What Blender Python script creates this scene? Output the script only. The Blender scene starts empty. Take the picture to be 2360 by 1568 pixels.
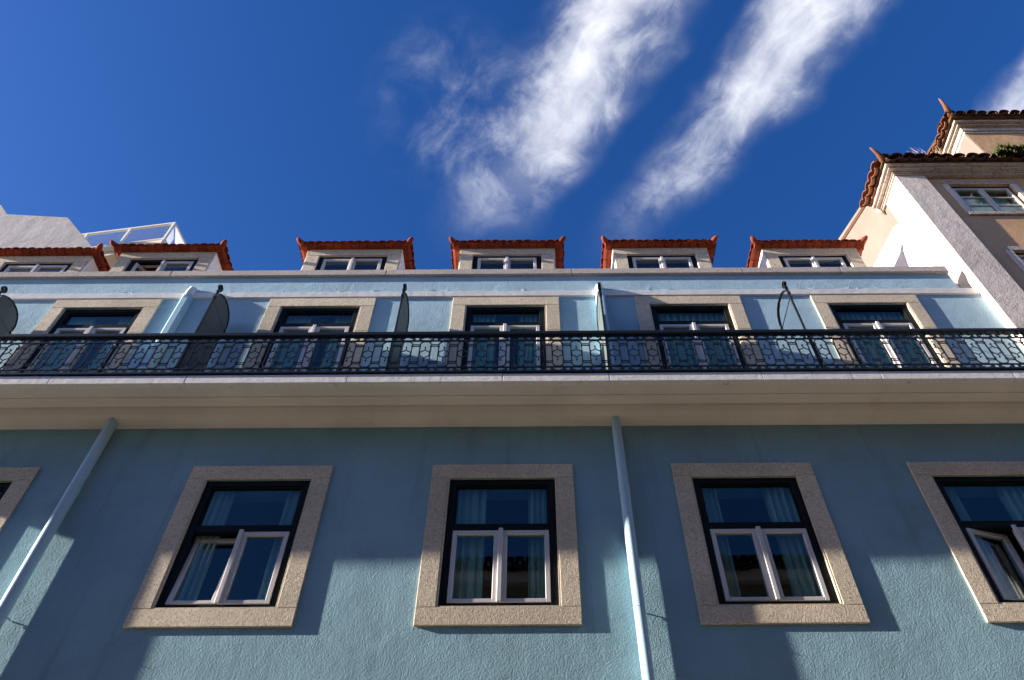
import bpy, bmesh, math, random
from mathutils import Vector, Matrix
random.seed(7)
SC = bpy.context.scene
COL = SC.collection

# ------------------------------------------------------------------ camera
th, ro = math.radians(51.28), math.radians(-0.352)
F = Vector((0, math.cos(th), math.sin(th)))
R0 = Vector((1, 0, 0)); U0 = R0.cross(F)
R = R0 * math.cos(ro) + U0 * math.sin(ro)
U = -R0 * math.sin(ro) + U0 * math.cos(ro)
cam = bpy.data.cameras.new('camera')
cam.sensor_width = 36.0
cam.lens = 36.0 * 1800 / 2360
cam.shift_x = -43.8 / 2360
cam.clip_start = 0.05
cam.clip_end = 3000
camo = bpy.data.objects.new('camera', cam)
COL.objects.link(camo)
M = Matrix((R, U, -F)).transposed().to_4x4()
M.translation = Vector((0, 0, 1.6))
camo.matrix_world = M
SC.camera = camo

# ------------------------------------------------------------------ light
SUN_TRAVEL = Vector((10.2, 1.0, -3.16)).normalized()
to_sun = -SUN_TRAVEL
sl = bpy.data.lights.new('sun', 'SUN')
sl.energy = 5.0
sl.angle = math.radians(0.53)
sl.color = (1.0, 0.93, 0.84)
so = bpy.data.objects.new('sun', sl)
so.rotation_euler = SUN_TRAVEL.to_track_quat('-Z', 'Y').to_euler()
so.location = (-30, -3, 20)
COL.objects.link(so)

SC.view_settings.view_transform = 'Standard'
SC.view_settings.look = 'None'
SC.view_settings.gamma = 1.0
SC.view_settings.use_curve_mapping = False
SC.view_settings.exposure = 1.52

W = bpy.data.worlds.new('World')
SC.world = W
W.use_nodes = True


class NT:
    """small helper to write node graphs"""
    def __init__(s, tree):
        s.t = tree
        tree.nodes.clear()

    def n(s, typ, **kw):
        nd = s.t.nodes.new(typ)
        for k, v in kw.items():
            if k == 'inp':
                for a, b in v.items():
                    s.put(nd.inputs[a], b)
            else:
                setattr(nd, k, v)
        return nd

    def put(s, sock, val):
        if isinstance(val, bpy.types.NodeSocket):
            s.t.links.new(val, sock)
        elif isinstance(val, bpy.types.Node):
            s.t.links.new(val.outputs[0], sock)
        else:
            sock.default_value = val

    def m(s, op, a, b=None, c=None, clamp=False):
        nd = s.n('ShaderNodeMath', operation=op, use_clamp=clamp)
        s.put(nd.inputs[0], a)
        if b is not None: s.put(nd.inputs[1], b)
        if c is not None: s.put(nd.inputs[2], c)
        return nd.outputs[0]

    def vm(s, op, a, b=None):
        nd = s.n('ShaderNodeVectorMath', operation=op)
        s.put(nd.inputs[0], a)
        if b is not None: s.put(nd.inputs[1], b)
        return nd

    def ramp(s, val, lo, hi, a=0.0, b=1.0, smooth=True):
        nd = s.n('ShaderNodeMapRange', clamp=True, interpolation_type='SMOOTHSTEP' if smooth else 'LINEAR')
        s.put(nd.inputs['Value'], val)
        nd.inputs['From Min'].default_value = lo
        nd.inputs['From Max'].default_value = hi
        nd.inputs['To Min'].default_value = a
        nd.inputs['To Max'].default_value = b
        return nd.outputs[0]

    def noise(s, vec, scale, detail=4, rough=0.5, dist=0.0, dims='3D'):
        nd = s.n('ShaderNodeTexNoise', noise_dimensions=dims)
        s.put(nd.inputs['Vector'], vec)
        nd.inputs['Scale'].default_value = scale
        nd.inputs['Detail'].default_value = detail
        nd.inputs['Roughness'].default_value = rough
        nd.inputs['Distortion'].default_value = dist
        return nd

    def mix(s, fac, a, b, typ='MIX'):
        nd = s.n('ShaderNodeMix', data_type='RGBA', blend_type=typ)
        s.put(nd.inputs[0], fac)
        for k, v in ((6, a), (7, b)):
            if isinstance(v, tuple):
                nd.inputs[k].default_value = (v[0], v[1], v[2], 1)
            else:
                s.put(nd.inputs[k], v)
        return nd.outputs[2]


g = NT(W.node_tree)
out = g.n('ShaderNodeOutputWorld')
bg = g.n('ShaderNodeBackground')
bg.inputs['Strength'].default_value = 0.055
g.put(out.inputs[0], bg.outputs[0])
sky = g.n('ShaderNodeTexSky', sky_type='NISHITA')
sky.sun_disc = False
sky.sun_elevation = math.asin(to_sun.z)
sky.sun_rotation = math.atan2(to_sun.x, to_sun.y)
sky.altitude = 0
sky.air_density = 1.15
sky.dust_density = 0.7
sky.ozone_density = 4.0
hs = g.n('ShaderNodeHueSaturation')
hs.inputs['Hue'].default_value = 0.505
hs.inputs['Saturation'].default_value = 1.24
hs.inputs['Value'].default_value = 1.0
g.put(hs.inputs['Color'], sky.outputs[0])
skyg = g.mix(1.0, hs.outputs[0], (0.95, 0.93, 1.22), 'MULTIPLY')
tc = g.n('ShaderNodeTexCoord')
sep = g.n('ShaderNodeSeparateXYZ'); g.put(sep.inputs[0], tc.outputs['Generated'])
zc = g.m('MAXIMUM', sep.outputs[2], 0.06)
px = g.m('DIVIDE', sep.outputs[0], zc)
py = g.m('DIVIDE', sep.outputs[1], zc)
# coordinates across (s) and along (t) the streets of cirrus on a flat cloud layer
s_ = g.m('ADD', g.m('MULTIPLY', px, 0.836), g.m('MULTIPLY', py, 0.548))
t_ = g.m('ADD', g.m('MULTIPLY', px, -0.548), g.m('MULTIPLY', py, 0.836))
cmb = g.n('ShaderNodeCombineXYZ', inp={0: s_, 1: t_})
w1 = g.noise(cmb, 4.0, 3, 0.5)
w2 = g.noise(cmb, 13.0, 5, 0.55)
w1c = g.m('SUBTRACT', w1.outputs[0], 0.5)
w2c = g.m('SUBTRACT', w2.outputs[0], 0.5)
sw = g.m('ADD', s_, g.m('ADD', g.m('MULTIPLY', w1c, 0.15), g.m('MULTIPLY', w2c, 0.045)))
# fibres: noise drawn out along the wind, bent by a slow swirl
swirl = g.noise(cmb, 7.0, 2, 0.5)
bend = g.vm('SCALE', g.vm('SUBTRACT', swirl.outputs['Color'], (0.5, 0.5, 0.5)).outputs[0])
bend.inputs['Scale'].default_value = 0.11
fpos = g.vm('ADD', cmb.outputs[0], bend.outputs[0])
f_rot = g.n('ShaderNodeMapping')
g.put(f_rot.inputs[0], fpos.outputs[0])
f_rot.inputs['Rotation'].default_value = (0, 0, math.radians(-32))
f_rot.inputs['Scale'].default_value = (32, 13, 1)
fil = g.noise(f_rot, 1.0, 8, 0.55, 0.15)
puff = g.noise(fpos.outputs[0], 15.0, 10, 0.62, 0.0)
tex = g.m('SUBTRACT', g.m('ADD', g.m('MULTIPLY', fil.outputs[0], 0.38), g.m('MULTIPLY', puff.outputs[0], 0.62)), 0.5)


def band(center, half, half_end, t0, t1, amp):
    d = g.m('ABSOLUTE', g.m('SUBTRACT', sw, center))
    hw_ = g.ramp(t_, t0 - 0.15, t1, half, half_end, False)
    b = g.ramp(g.m('DIVIDE', d, hw_), 0.0, 1.0, 1.0, 0.0)
    fade = g.ramp(t_, t0, t1, 1.0, 0.0)
    return g.m('MULTIPLY', g.m('MULTIPLY', b, fade), amp)


b1 = band(0.252, 0.100, 0.090, 0.24, 0.64, 1.06)
b2 = band(0.450, 0.086, 0.080, 0.06, 0.54, 1.06)
b3 = band(0.775, 0.080, 0.05, -0.04, 0.22, 0.95)
b4 = band(1.02, 0.15, 0.1, 0.2, 0.9, 0.7)
bb = g.m('MAXIMUM', g.m('MAXIMUM', b1, b2), g.m('MAXIMUM', b3, b4))
# wisps shed from the left street
wa = g.m('MULTIPLY', g.ramp(g.m('ABSOLUTE', g.m('SUBTRACT', sw, 0.14)), 0.02, 0.13, 1.0, 0.0), g.ramp(g.m('ABSOLUTE', g.m('SUBTRACT', t_, 0.40)), 0.04, 0.15, 0.20, 0.0))
wa = g.m('MULTIPLY', g.m('MULTIPLY', wa, 1.2), g.ramp(tex, -0.16, 0.15))
base_ = g.m('ADD', bb, wa)
amp_ = g.m('MULTIPLY', g.ramp(base_, 0.0, 0.50, 0.0, 3.0), g.ramp(base_, 0.35, 1.05, 1.0, 0.62))
dens = g.m('ADD', base_, g.m('MULTIPLY', tex, amp_))
core = g.m('POWER', g.ramp(dens, 0.0, 1.30, 0.0, 1.0, False), 1.35)
veil = g.m('MULTIPLY', g.ramp(base_, 0.0, 0.9, 0.0, 0.30), g.m('ADD', 0.35, puff.outputs[0]))
cl = g.m('MAXIMUM', g.m('MULTIPLY', core, 0.95), veil)
hz = g.ramp(sep.outputs[2], 0.03, 0.25)
cl = g.m('MULTIPLY', cl, hz)
skycol = g.mix(cl, skyg, (7.2, 7.35, 7.9))
g.put(bg.inputs[0], skycol)

# ------------------------------------------------------------------ materials
MATS = {}


def mat(name, base, rough=0.8, var=0.08, bumps=(), spec=0.3, stain=None, pits=None, metallic=0.0, rnd=0.0, streak=None, vscale=1.3, speck=None):
    m = bpy.data.materials.new(name)
    m.use_nodes = True
    k = NT(m.node_tree)
    o = k.n('ShaderNodeOutputMaterial')
    b = k.n('ShaderNodeBsdfPrincipled')
    k.put(o.inputs[0], b.outputs[0])
    b.inputs['Roughness'].default_value = rough
    b.inputs['Specular IOR Level'].default_value = spec
    b.inputs['Metallic'].default_value = metallic
    ge = k.n('ShaderNodeNewGeometry')
    P = ge.outputs['Position']
    lo = tuple(c * (1 - var) for c in base); hi = tuple(min(1, c * (1 + var)) for c in base)
    n1 = k.noise(P, vscale, 5, 0.6)
    c = k.mix(k.ramp(n1.outputs[0], 0.3, 0.7), lo, hi)
    n2 = k.noise(P, 37, 3, 0.6)
    c = k.mix(k.ramp(n2.outputs[0], 0.25, 0.75, 0.0, var * 1.2), c, tuple(x * 0.55 for x in base))
    if speck:
        col, sc, amt = speck
        nk = k.noise(P, sc, 4, 0.7)
        c = k.mix(k.ramp(nk.outputs[0], 0.46, 0.66, 0.0, amt), c, col)
        nk2 = k.noise(P, sc * 0.37, 3, 0.6)
        c = k.mix(k.ramp(nk2.outputs[0], 0.56, 0.74, 0.0, amt * 0.8), c, tuple(min(0.85, x * 1.25) for x in base))
    if stain:
        col, lo_, hi_, sc = stain
        ns = k.noise(P, sc, 8, 0.68, 0.4)
        c = k.mix(k.ramp(ns.outputs[0], lo_, hi_, 0, 0.8), c, col)
    if streak:
        col, lo_, hi_, fx, fz, amt = streak
        mp = k.n('ShaderNodeMapping'); k.put(mp.inputs[0], P)
        mp.inputs['Scale'].default_value = (fx, fx, fz)
        ns = k.noise(mp, 1.0, 6, 0.65)
        c = k.mix(k.ramp(ns.outputs[0], lo_, hi_, 0, amt), c, col)
    hgt = None
    if pits:
        col, sc, th_ = pits
        npit = k.noise(P, sc, 3, 0.55)
        pm = k.ramp(npit.outputs[0], th_ - 0.03, th_ + 0.03)
        c = k.mix(k.m('MULTIPLY', pm, 0.6), c, col)
        hgt = k.m('MULTIPLY', pm, -0.0030)
    if rnd:
        oi = k.n('ShaderNodeObjectInfo')
        v = k.m('ADD', 1 - rnd, k.m('MULTIPLY', oi.outputs['Random'], 2 * rnd))
        cc = k.n('ShaderNodeCombineXYZ', inp={0: v, 1: v, 2: v})
        c = k.mix(1.0, c, cc.outputs[0], 'MULTIPLY')
    k.put(b.inputs['Base Color'], c)
    for (sc, amp, det) in bumps:
        nn = k.noise(P, sc, det, 0.55)
        h = k.m('MULTIPLY', k.m('SUBTRACT', nn.outputs[0], 0.5), amp)
        hgt = h if hgt is None else k.m('ADD', hgt, h)
    if hgt is not None:
        bp = k.n('ShaderNodeBump')
        bp.inputs['Strength'].default_value = 1.0
        bp.inputs['Distance'].default_value = 1.0
        k.put(bp.inputs['Height'], hgt)
        k.put(b.inputs['Normal'], bp.outputs[0])
    MATS[name] = m
    return m


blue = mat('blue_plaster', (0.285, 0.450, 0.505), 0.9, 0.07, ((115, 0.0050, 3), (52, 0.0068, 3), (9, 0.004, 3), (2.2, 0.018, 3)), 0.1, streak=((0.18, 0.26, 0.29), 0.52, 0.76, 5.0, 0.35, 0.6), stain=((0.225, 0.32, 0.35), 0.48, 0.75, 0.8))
brightblue = mat('brightened_blue_plaster', (0.385, 0.545, 0.62), 0.9, 0.07, ((115, 0.0050, 3), (52, 0.0068, 3), (9, 0.004, 3), (2.2, 0.018, 3)), 0.1, streak=((0.28, 0.38, 0.44), 0.54, 0.8, 3.0, 0.30, 0.5), stain=((0.33, 0.46, 0.52), 0.48, 0.75, 0.8))  # the lower wall's blue, with the upper storey's extra brightness put into the colour
bluepipe = mat('blue_painted_pipe', (0.42, 0.60, 0.68), 0.5, 0.05, ((8, 0.002, 2),), 0.35)
stone = mat('limestone_surround', (0.74, 0.615, 0.45), 0.85, 0.12, ((95, 0.0050, 3), (34, 0.003, 3), (9, 0.002, 3)), 0.2, pits=((0.30, 0.23, 0.18), 42, 0.64), stain=((0.58, 0.44, 0.30), 0.55, 0.8, 4.0), rnd=0.10, speck=((0.34, 0.255, 0.17), 55, 0.62))
coping = mat('weathered_coping_stone', (0.62, 0.53, 0.46), 0.85, 0.12, ((50, 0.003, 4),), 0.2, pits=((0.30, 0.24, 0.2), 38, 0.62), stain=((0.33, 0.27, 0.23), 0.6, 0.85, 3.0), rnd=0.06, speck=((0.30, 0.23, 0.19), 60, 0.5))
white = mat('white_render', (0.84, 0.81, 0.77), 0.85, 0.05, ((70, 0.0012, 4), (10, 0.004, 3)), 0.2)
oldwhite = mat('stained_white_render', (0.76, 0.65, 0.56), 0.9, 0.10, ((40, 0.004, 5), (6, 0.008, 3)), 0.15, stain=((0.24, 0.19, 0.15), 0.63, 0.78, 3.2), streak=((0.46, 0.42, 0.40), 0.55, 0.8, 2.5, 0.4, 0.5))
cream = mat('cream_soffit_paint', (0.80, 0.72, 0.61), 0.85, 0.06, ((60, 0.0008, 4), (3, 0.006, 2)), 0.2, stain=((0.55, 0.47, 0.38), 0.50, 0.85, 0.9), streak=((0.40, 0.33, 0.26), 0.60, 0.85, 0.9, 0.3, 0.5))
fascia_m = mat('white_slab_edge', (0.83, 0.79, 0.73), 0.85, 0.06, ((55, 0.002, 5), (12, 0.004, 3)), 0.2, streak=((0.14, 0.10, 0.08), 0.60, 0.74, 9.0, 0.5, 0.8), speck=((0.5, 0.45, 0.4), 50, 0.4))
iron = mat('black_green_iron_paint', (0.006, 0.009, 0.009), 0.45, 0.2, ((90, 0.0006, 3),), 0.4)
panel_m = mat('grey_sheet_panel', (0.10, 0.125, 0.12), 0.55, 0.08, ((4, 0.003, 2),), 0.3)
darkframe = mat('dark_green_window_frame', (0.006, 0.009, 0.009), 0.6, 0.15, (), 0.15)
casem = mat('white_painted_casement', (0.64, 0.60, 0.57), 0.5, 0.04, ((30, 0.0006, 2),), 0.35)
terra = mat('red_terracotta', (0.26, 0.050, 0.022), 0.9, 0.22, ((40, 0.004, 4),), 0.2, stain=((0.06, 0.02, 0.012), 0.58, 0.82, 7.0), rnd=0.2, vscale=6)
oldtile = mat('weathered_dark_tile', (0.12, 0.06, 0.035), 0.9, 0.3, ((35, 0.006, 4),), 0.15, stain=((0.035, 0.04, 0.015), 0.5, 0.72, 5.0), rnd=0.25, vscale=5)
paletile = mat('lighter_brown_tile', (0.24, 0.11, 0.065), 0.9, 0.2, ((35, 0.006, 4),), 0.15, stain=((0.16, 0.09, 0.05), 0.55, 0.8, 6.0), rnd=0.15, vscale=5)  # lighter brown than oldtile, for the side eaves and corner horns
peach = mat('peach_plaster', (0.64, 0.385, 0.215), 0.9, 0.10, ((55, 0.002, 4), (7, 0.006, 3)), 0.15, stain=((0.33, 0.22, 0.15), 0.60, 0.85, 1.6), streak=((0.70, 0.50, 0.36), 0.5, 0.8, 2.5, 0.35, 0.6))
peach_darkened = mat('darkened_peach_plaster', (0.235, 0.185, 0.15), 0.9, 0.08, ((50, 0.002, 4), (5, 0.006, 3)), 0.15, streak=((0.275, 0.225, 0.185), 0.45, 0.8, 2.0, 0.3, 0.6))  # peach darkened for the sunward walls so full sun does not burn them out
cornice_m = mat('weathered_cornice', (0.55, 0.47, 0.40), 0.9, 0.14, ((30, 0.006, 5),), 0.15, stain=((0.10, 0.075, 0.05), 0.53, 0.75, 4.0), streak=((0.2, 0.15, 0.11), 0.5, 0.75, 1.0, 6.0, 0.6), speck=((0.14, 0.10, 0.07), 22, 0.6))
curt_m = mat('pale_curtain_cloth', (0.56, 0.62, 0.57), 0.95, 0.06, (), 0.05)
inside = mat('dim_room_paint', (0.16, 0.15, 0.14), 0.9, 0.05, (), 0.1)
creamwall = mat('cream_house_wall', (0.74, 0.66, 0.53), 0.85, 0.06, ((30, 0.002, 3),), 0.2)
whitemetal = mat('cream_metal_frame', (0.78, 0.72, 0.62), 0.5, 0.05, (), 0.35)
sett = mat('limestone_paving', (0.20, 0.175, 0.145), 0.85, 0.2, ((9, 0.02, 3), (60, 0.004, 3)), 0.3)
calcada = mat('lightened_limestone_pavement', (0.48, 0.42, 0.345), 0.85, 0.15, ((9, 0.02, 3), (60, 0.004, 3)), 0.3)  # near pavement made lighter to bounce sun up onto the balcony soffit
asphalt = mat('street_asphalt', (0.08, 0.073, 0.065), 0.9, 0.2, ((120, 0.004, 3),), 0.3)
ochre = mat('ochre_plaster', (0.30, 0.25, 0.18), 0.9, 0.1, ((50, 0.002, 3),), 0.15)
drygrass = mat('dry_grass', (0.50, 0.38, 0.24), 0.9, 0.2, (), 0.1)
moss = mat('green_moss', (0.055, 0.075, 0.02), 0.95, 0.4, (), 0.1)

gm = bpy.data.materials.new('window_glass'); gm.use_nodes = True
k = NT(gm.node_tree)
o = k.n('ShaderNodeOutputMaterial')
tr = k.n('ShaderNodeBsdfTransparent'); tr.inputs[0].default_value = (0.76, 0.88, 0.85, 1)
gl = k.n('ShaderNodeBsdfGlossy'); gl.inputs['Roughness'].default_value = 0.015
gl.inputs[0].default_value = (1, 1, 1, 1)
lw = k.n('ShaderNodeLayerWeight'); lw.inputs[0].default_value = 0.5
schl = k.m('ADD', 0.04, k.m('MULTIPLY', k.m('POWER', lw.outputs['Facing'], 5.0), 0.96))
ge = k.n('ShaderNodeNewGeometry')
nz = k.noise(ge.outputs['Position'], 1.7, 2, 0.5)
bp = k.n('ShaderNodeBump'); bp.inputs['Distance'].default_value = 0.004; bp.inputs['Strength'].default_value = 0.35
k.put(bp.inputs['Height'], nz.outputs[0])
k.put(gl.inputs['Normal'], bp.outputs[0])
mx = k.n('ShaderNodeMixShader')
k.put(mx.inputs[0], k.m('MULTIPLY', schl, 1.1, clamp=True))
k.put(mx.inputs[1], tr.outputs[0]); k.put(mx.inputs[2], gl.outputs[0])
k.put(o.inputs[0], mx.outputs[0])
glass = gm
fg = bpy.data.materials.new('milky_terrace_glass'); fg.use_nodes = True
k = NT(fg.node_tree)
o = k.n('ShaderNodeOutputMaterial')
tr = k.n('ShaderNodeBsdfTransparent'); tr.inputs[0].default_value = (0.92, 0.95, 0.96, 1)
df = k.n('ShaderNodeBsdfTranslucent'); df.inputs[0].default_value = (0.8, 0.8, 0.85, 1)
mx = k.n('ShaderNodeMixShader'); mx.inputs[0].default_value = 0.16
k.put(mx.inputs[1], tr.outputs[0]); k.put(mx.inputs[2], df.outputs[0]); k.put(o.inputs[0], mx.outputs[0])
milky = fg
greywhite = mat('grey_white_render', (0.63, 0.57, 0.53), 0.9, 0.08, ((40, 0.003, 4), (4, 0.01, 3)), 0.15, stain=((0.42, 0.36, 0.36), 0.5, 0.8, 1.2))

# ------------------------------------------------------------------ mesh helpers
WP = {}          # world position of each object's origin (nothing that has children is rotated)


class MB:
    def __init__(s):
        s.v = []; s.f = []

    def add(s, vs, fs):
        o_ = len(s.v)
        s.v += [tuple(p) for p in vs]
        s.f += [tuple(i + o_ for i in f) for f in fs]
        return s

    def box(s, x0, x1, y0, y1, z0, z1):
        vs = [(x, y, z) for x in (x0, x1) for y in (y0, y1) for z in (z0, z1)]
        return s.add(vs, [(0, 1, 3, 2), (4, 6, 7, 5), (0, 4, 5, 1), (2, 3, 7, 6), (0, 2, 6, 4), (1, 5, 7, 3)])

    def prism(s, poly, vec):
        """closed polygon (3-D points) pushed along vec"""
        n = len(poly)
        a = [Vector(p) for p in poly]; b = [p + Vector(vec) for p in a]
        fs = [tuple(range(n)), tuple(range(2 * n - 1, n - 1, -1))]
        for i in range(n):
            j = (i + 1) % n
            fs.append((i, i + n, j + n, j))
        return s.add(a + b, fs)

    def tube(s, pts, r, n=8, caps=True):
        pts = [Vector(p) for p in pts]
        rs = r if isinstance(r, (list, tuple)) else [r] * len(pts)
        vs = []; fs = []
        up = None
        for i, p in enumerate(pts):
            d = (pts[min(i + 1, len(pts) - 1)] - pts[max(i - 1, 0)]).normalized()
            if up is None:
                up = Vector((0, 0, 1)) if abs(d.z) < 0.9 else Vector((0, 1, 0))
            sd = d.cross(up).normalized(); up = sd.cross(d).normalized()
            for q in range(n):
                a = 2 * math.pi * q / n
                vs.append(p + (sd * math.cos(a) + up * math.sin(a)) * rs[i])
        for i in range(len(pts) - 1):
            for q in range(n):
                q2 = (q + 1) % n
                fs.append((i * n + q, i * n + q2, (i + 1) * n + q2, (i + 1) * n + q))
        if caps:
            fs.append(tuple(range(n - 1, -1, -1)))
            fs.append(tuple((len(pts) - 1) * n + q for q in range(n)))
        return s.add(vs, fs)

    def bar(s, pts, wd, dp, nrm=Vector((0, 1, 0)), closed=False):
        """flat bar swept along pts; wd in the plane, dp along nrm"""
        pts = [Vector(p) for p in pts]; n = len(pts)
        vs = []; fs = []
        for i, p in enumerate(pts):
            if closed:
                d0 = (p - pts[i - 1]).normalized(); d1 = (pts[(i + 1) % n] - p).normalized()
            else:
                d0 = (p - pts[max(i - 1, 0)]) if i else (pts[1] - p)
                d1 = (pts[i + 1] - p) if i < n - 1 else d0
                d0 = d0.normalized(); d1 = d1.normalized()
            n0 = nrm.cross(d0).normalized(); n1 = nrm.cross(d1).normalized()
            mm = (n0 + n1).normalized()
            mm = mm / max(0.5, mm.dot(n0))
            for a, b in ((-1, -1), (1, -1), (1, 1), (-1, 1)):
                vs.append(p + mm * (a * wd / 2) + nrm * (b * dp / 2))
        m_ = n if closed else n - 1
        for i in range(m_):
            j = (i + 1) % n
            for q in range(4):
                q2 = (q + 1) % 4
                fs.append((i * 4 + q, i * 4 + q2, j * 4 + q2, j * 4 + q))
        if not closed:
            fs.append((3, 2, 1, 0)); fs.append(tuple((n - 1) * 4 + q for q in range(4)))
        return s.add(vs, fs)

    def mesh(s, origin=(0, 0, 0), bevel=0.0, seg=1, smooth=False):
        me = bpy.data.meshes.new('mesh')
        ox, oy, oz = origin
        me.from_pydata([(x - ox, y - oy, z - oz) for x, y, z in s.v], [], s.f)
        bm = bmesh.new(); bm.from_mesh(me)
        bmesh.ops.recalc_face_normals(bm, faces=bm.faces)
        if bevel:
            es = [e for e in bm.edges if len(e.link_faces) == 2 and e.calc_face_angle(0) > 0.5]
            bmesh.ops.bevel(bm, geom=es, offset=bevel, segments=seg, affect='EDGES', profile=0.5)
        bm.to_mesh(me); bm.free()
        if smooth:
            for p in me.polygons: p.use_smooth = True
        return me


def tag(o, label=None, cat=None, group=None, kind=None):
    if label: o['label'] = label
    if cat: o['category'] = cat
    if group: o['group'] = group
    if kind: o['kind'] = kind
    return o


def put(name, me, mt, parent=None, loc=(0, 0, 0)):
    """link mesh me at world position loc under parent"""
    o = bpy.data.objects.new(name, me)
    COL.objects.link(o)
    if mt and not me.materials: me.materials.append(mt)
    loc = Vector(loc)
    WP[o.name] = loc
    if parent is not None:
        o.parent = parent
        o.location = loc - WP[parent.name]
    else:
        o.location = loc
    return o


def part(name, mb, mt, parent=None, bevel=0.0, smooth=False, origin=None, seg=1):
    if origin is None:
        xs = [p[0] for p in mb.v]; ys = [p[1] for p in mb.v]; zs = [p[2] for p in mb.v]
        origin = ((min(xs) + max(xs)) / 2, (min(ys) + max(ys)) / 2, min(zs))
    return put(name, mb.mesh(origin, bevel, seg, smooth), mt, parent, origin)


def empty(name, loc):
    o = bpy.data.objects.new(name, None)
    o.empty_display_size = 0.3
    o.location = loc
    COL.objects.link(o)
    WP[o.name] = Vector(loc)
    return o


def wall_holes(x0, x1, z0, z1, y, depth, holes):
    """upright wall at y (front face) with rectangular openings and their reveals"""
    xs = sorted({x0, x1} | {h[0] for h in holes} | {h[1] for h in holes})
    zs = sorted({z0, z1} | {h[2] for h in holes} | {h[3] for h in holes})
    mb = MB()
    inside_ = lambda cx, cz: any(h[0] < cx < h[1] and h[2] < cz < h[3] for h in holes)
    for yy in (y, y + depth):
        for i in range(len(xs) - 1):
            for j in range(len(zs) - 1):
                if not inside_((xs[i] + xs[i + 1]) / 2, (zs[j] + zs[j + 1]) / 2):
                    mb.add([(xs[i], yy, zs[j]), (xs[i + 1], yy, zs[j]), (xs[i + 1], yy, zs[j + 1]), (xs[i], yy, zs[j + 1])], [(0, 1, 2, 3)])
    def ring(a, b, c, d):
        mb.add([(a, y, c), (b, y, c), (b, y, d), (a, y, d), (a, y + depth, c), (b, y + depth, c), (b, y + depth, d), (a, y + depth, d)],
               [(0, 1, 5, 4), (1, 2, 6, 5), (2, 3, 7, 6), (3, 0, 4, 7)])
    for h in holes: ring(*h)
    ring(x0, x1, z0, z1)
    bmv = {}
    nv = []; idx = []
    for p in mb.v:
        key = tuple(round(c, 5) for c in p)
        if key not in bmv:
            bmv[key] = len(nv); nv.append(p)
        idx.append(bmv[key])
    mb.f = [tuple(idx[i] for i in f) for f in mb.f]
    mb.v = nv
    return mb


# ------------------------------------------------------------------ ground and street (below the frame)
tag(part('ground', MB().box(-400, 400, -400, 400, -0.6, -0.02), sett), kind='structure')
tag(part('street', MB().box(-120, 60, -0.6, 4.2, -0.016, -0.004), asphalt), kind='structure')
pv = tag(part('pavement', MB().box(-120, 60, 4.36, 5.9, -0.015, 0.12), calcada), kind='structure')
part('kerb', MB().box(-120, 60, 4.2, 4.355, -0.015, 0.125), stone, pv)
pv2 = tag(part('pavement', MB().box(-120, 60, -2.4, -0.76, -0.015, 0.12), sett), kind='structure')
part('kerb', MB().box(-120, 60, -0.755, -0.6, -0.015, 0.125), stone, pv2)

# ================================================================== THE BLUE BUILDING
B = empty('blue_building', (-1.7, 6.0, 0.0))
tag(B, 'long pale blue rendered house with iron balcony, stone window surrounds and red dormers', 'building')
FY = 6.0
LW = [(-5.73, 'cut off by the left edge of the picture'), (-2.74, ''), (-0.295, ''), (2.13, ''), (4.54, '')]
UW = [-5.53, -2.72, -0.325, 2.05, 4.36]
LZ0, LZ1 = 5.40, 6.86
UZ0, UZ1 = 7.80, 9.79
OW = 1.08     # opening width
UWD = 1.04
holes = [(c - OW / 2, c + OW / 2, LZ0, LZ1) for c, _ in LW] + [(c - UWD / 2, c + UWD / 2, UZ0, UZ1) for c in UW]
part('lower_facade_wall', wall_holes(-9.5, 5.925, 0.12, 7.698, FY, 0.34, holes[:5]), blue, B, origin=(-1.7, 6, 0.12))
part('upper_facade_wall', wall_holes(-9.5, 5.925, 7.70, 10.05, FY, 0.34, holes[5:]), brightblue, B, origin=(-1.7, 6, 7.70))
part('parapet', MB().box(-9.5, 5.705, FY + 0.004, FY + 0.13, 10.05, 10.482), brightblue, B)
part('side_wall', MB().box(-9.5, -9.2, FY + 0.342, 9.2, 0.12, 10.4), white, B)
part('side_wall', MB().box(5.50, 5.74, FY + 0.342, 9.2, 0.12, 10.4), white, B)
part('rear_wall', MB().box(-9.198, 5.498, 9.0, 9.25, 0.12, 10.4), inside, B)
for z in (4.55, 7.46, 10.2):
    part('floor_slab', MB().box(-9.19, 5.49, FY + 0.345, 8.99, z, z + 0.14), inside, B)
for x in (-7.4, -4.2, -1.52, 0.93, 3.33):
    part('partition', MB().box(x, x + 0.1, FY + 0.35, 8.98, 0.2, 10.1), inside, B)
part('plinth', MB().box(-9.5, 5.91, FY - 0.03, FY - 0.002, 0.12, 0.9), stone, B, 0.01)

# string course: long white band, built in lengths
x = -9.5
while x < 5.8:
    x2 = min(x + 2.6, 5.918)
    part('string_course', MB().prism([(x, FY - 0.002, 9.983), (x, FY - 0.026, 9.99), (x, FY - 0.03, 10.095), (x, FY - 0.002, 10.118)], (x2 - x, 0, 0)), white, B)
    x = x2
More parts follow.
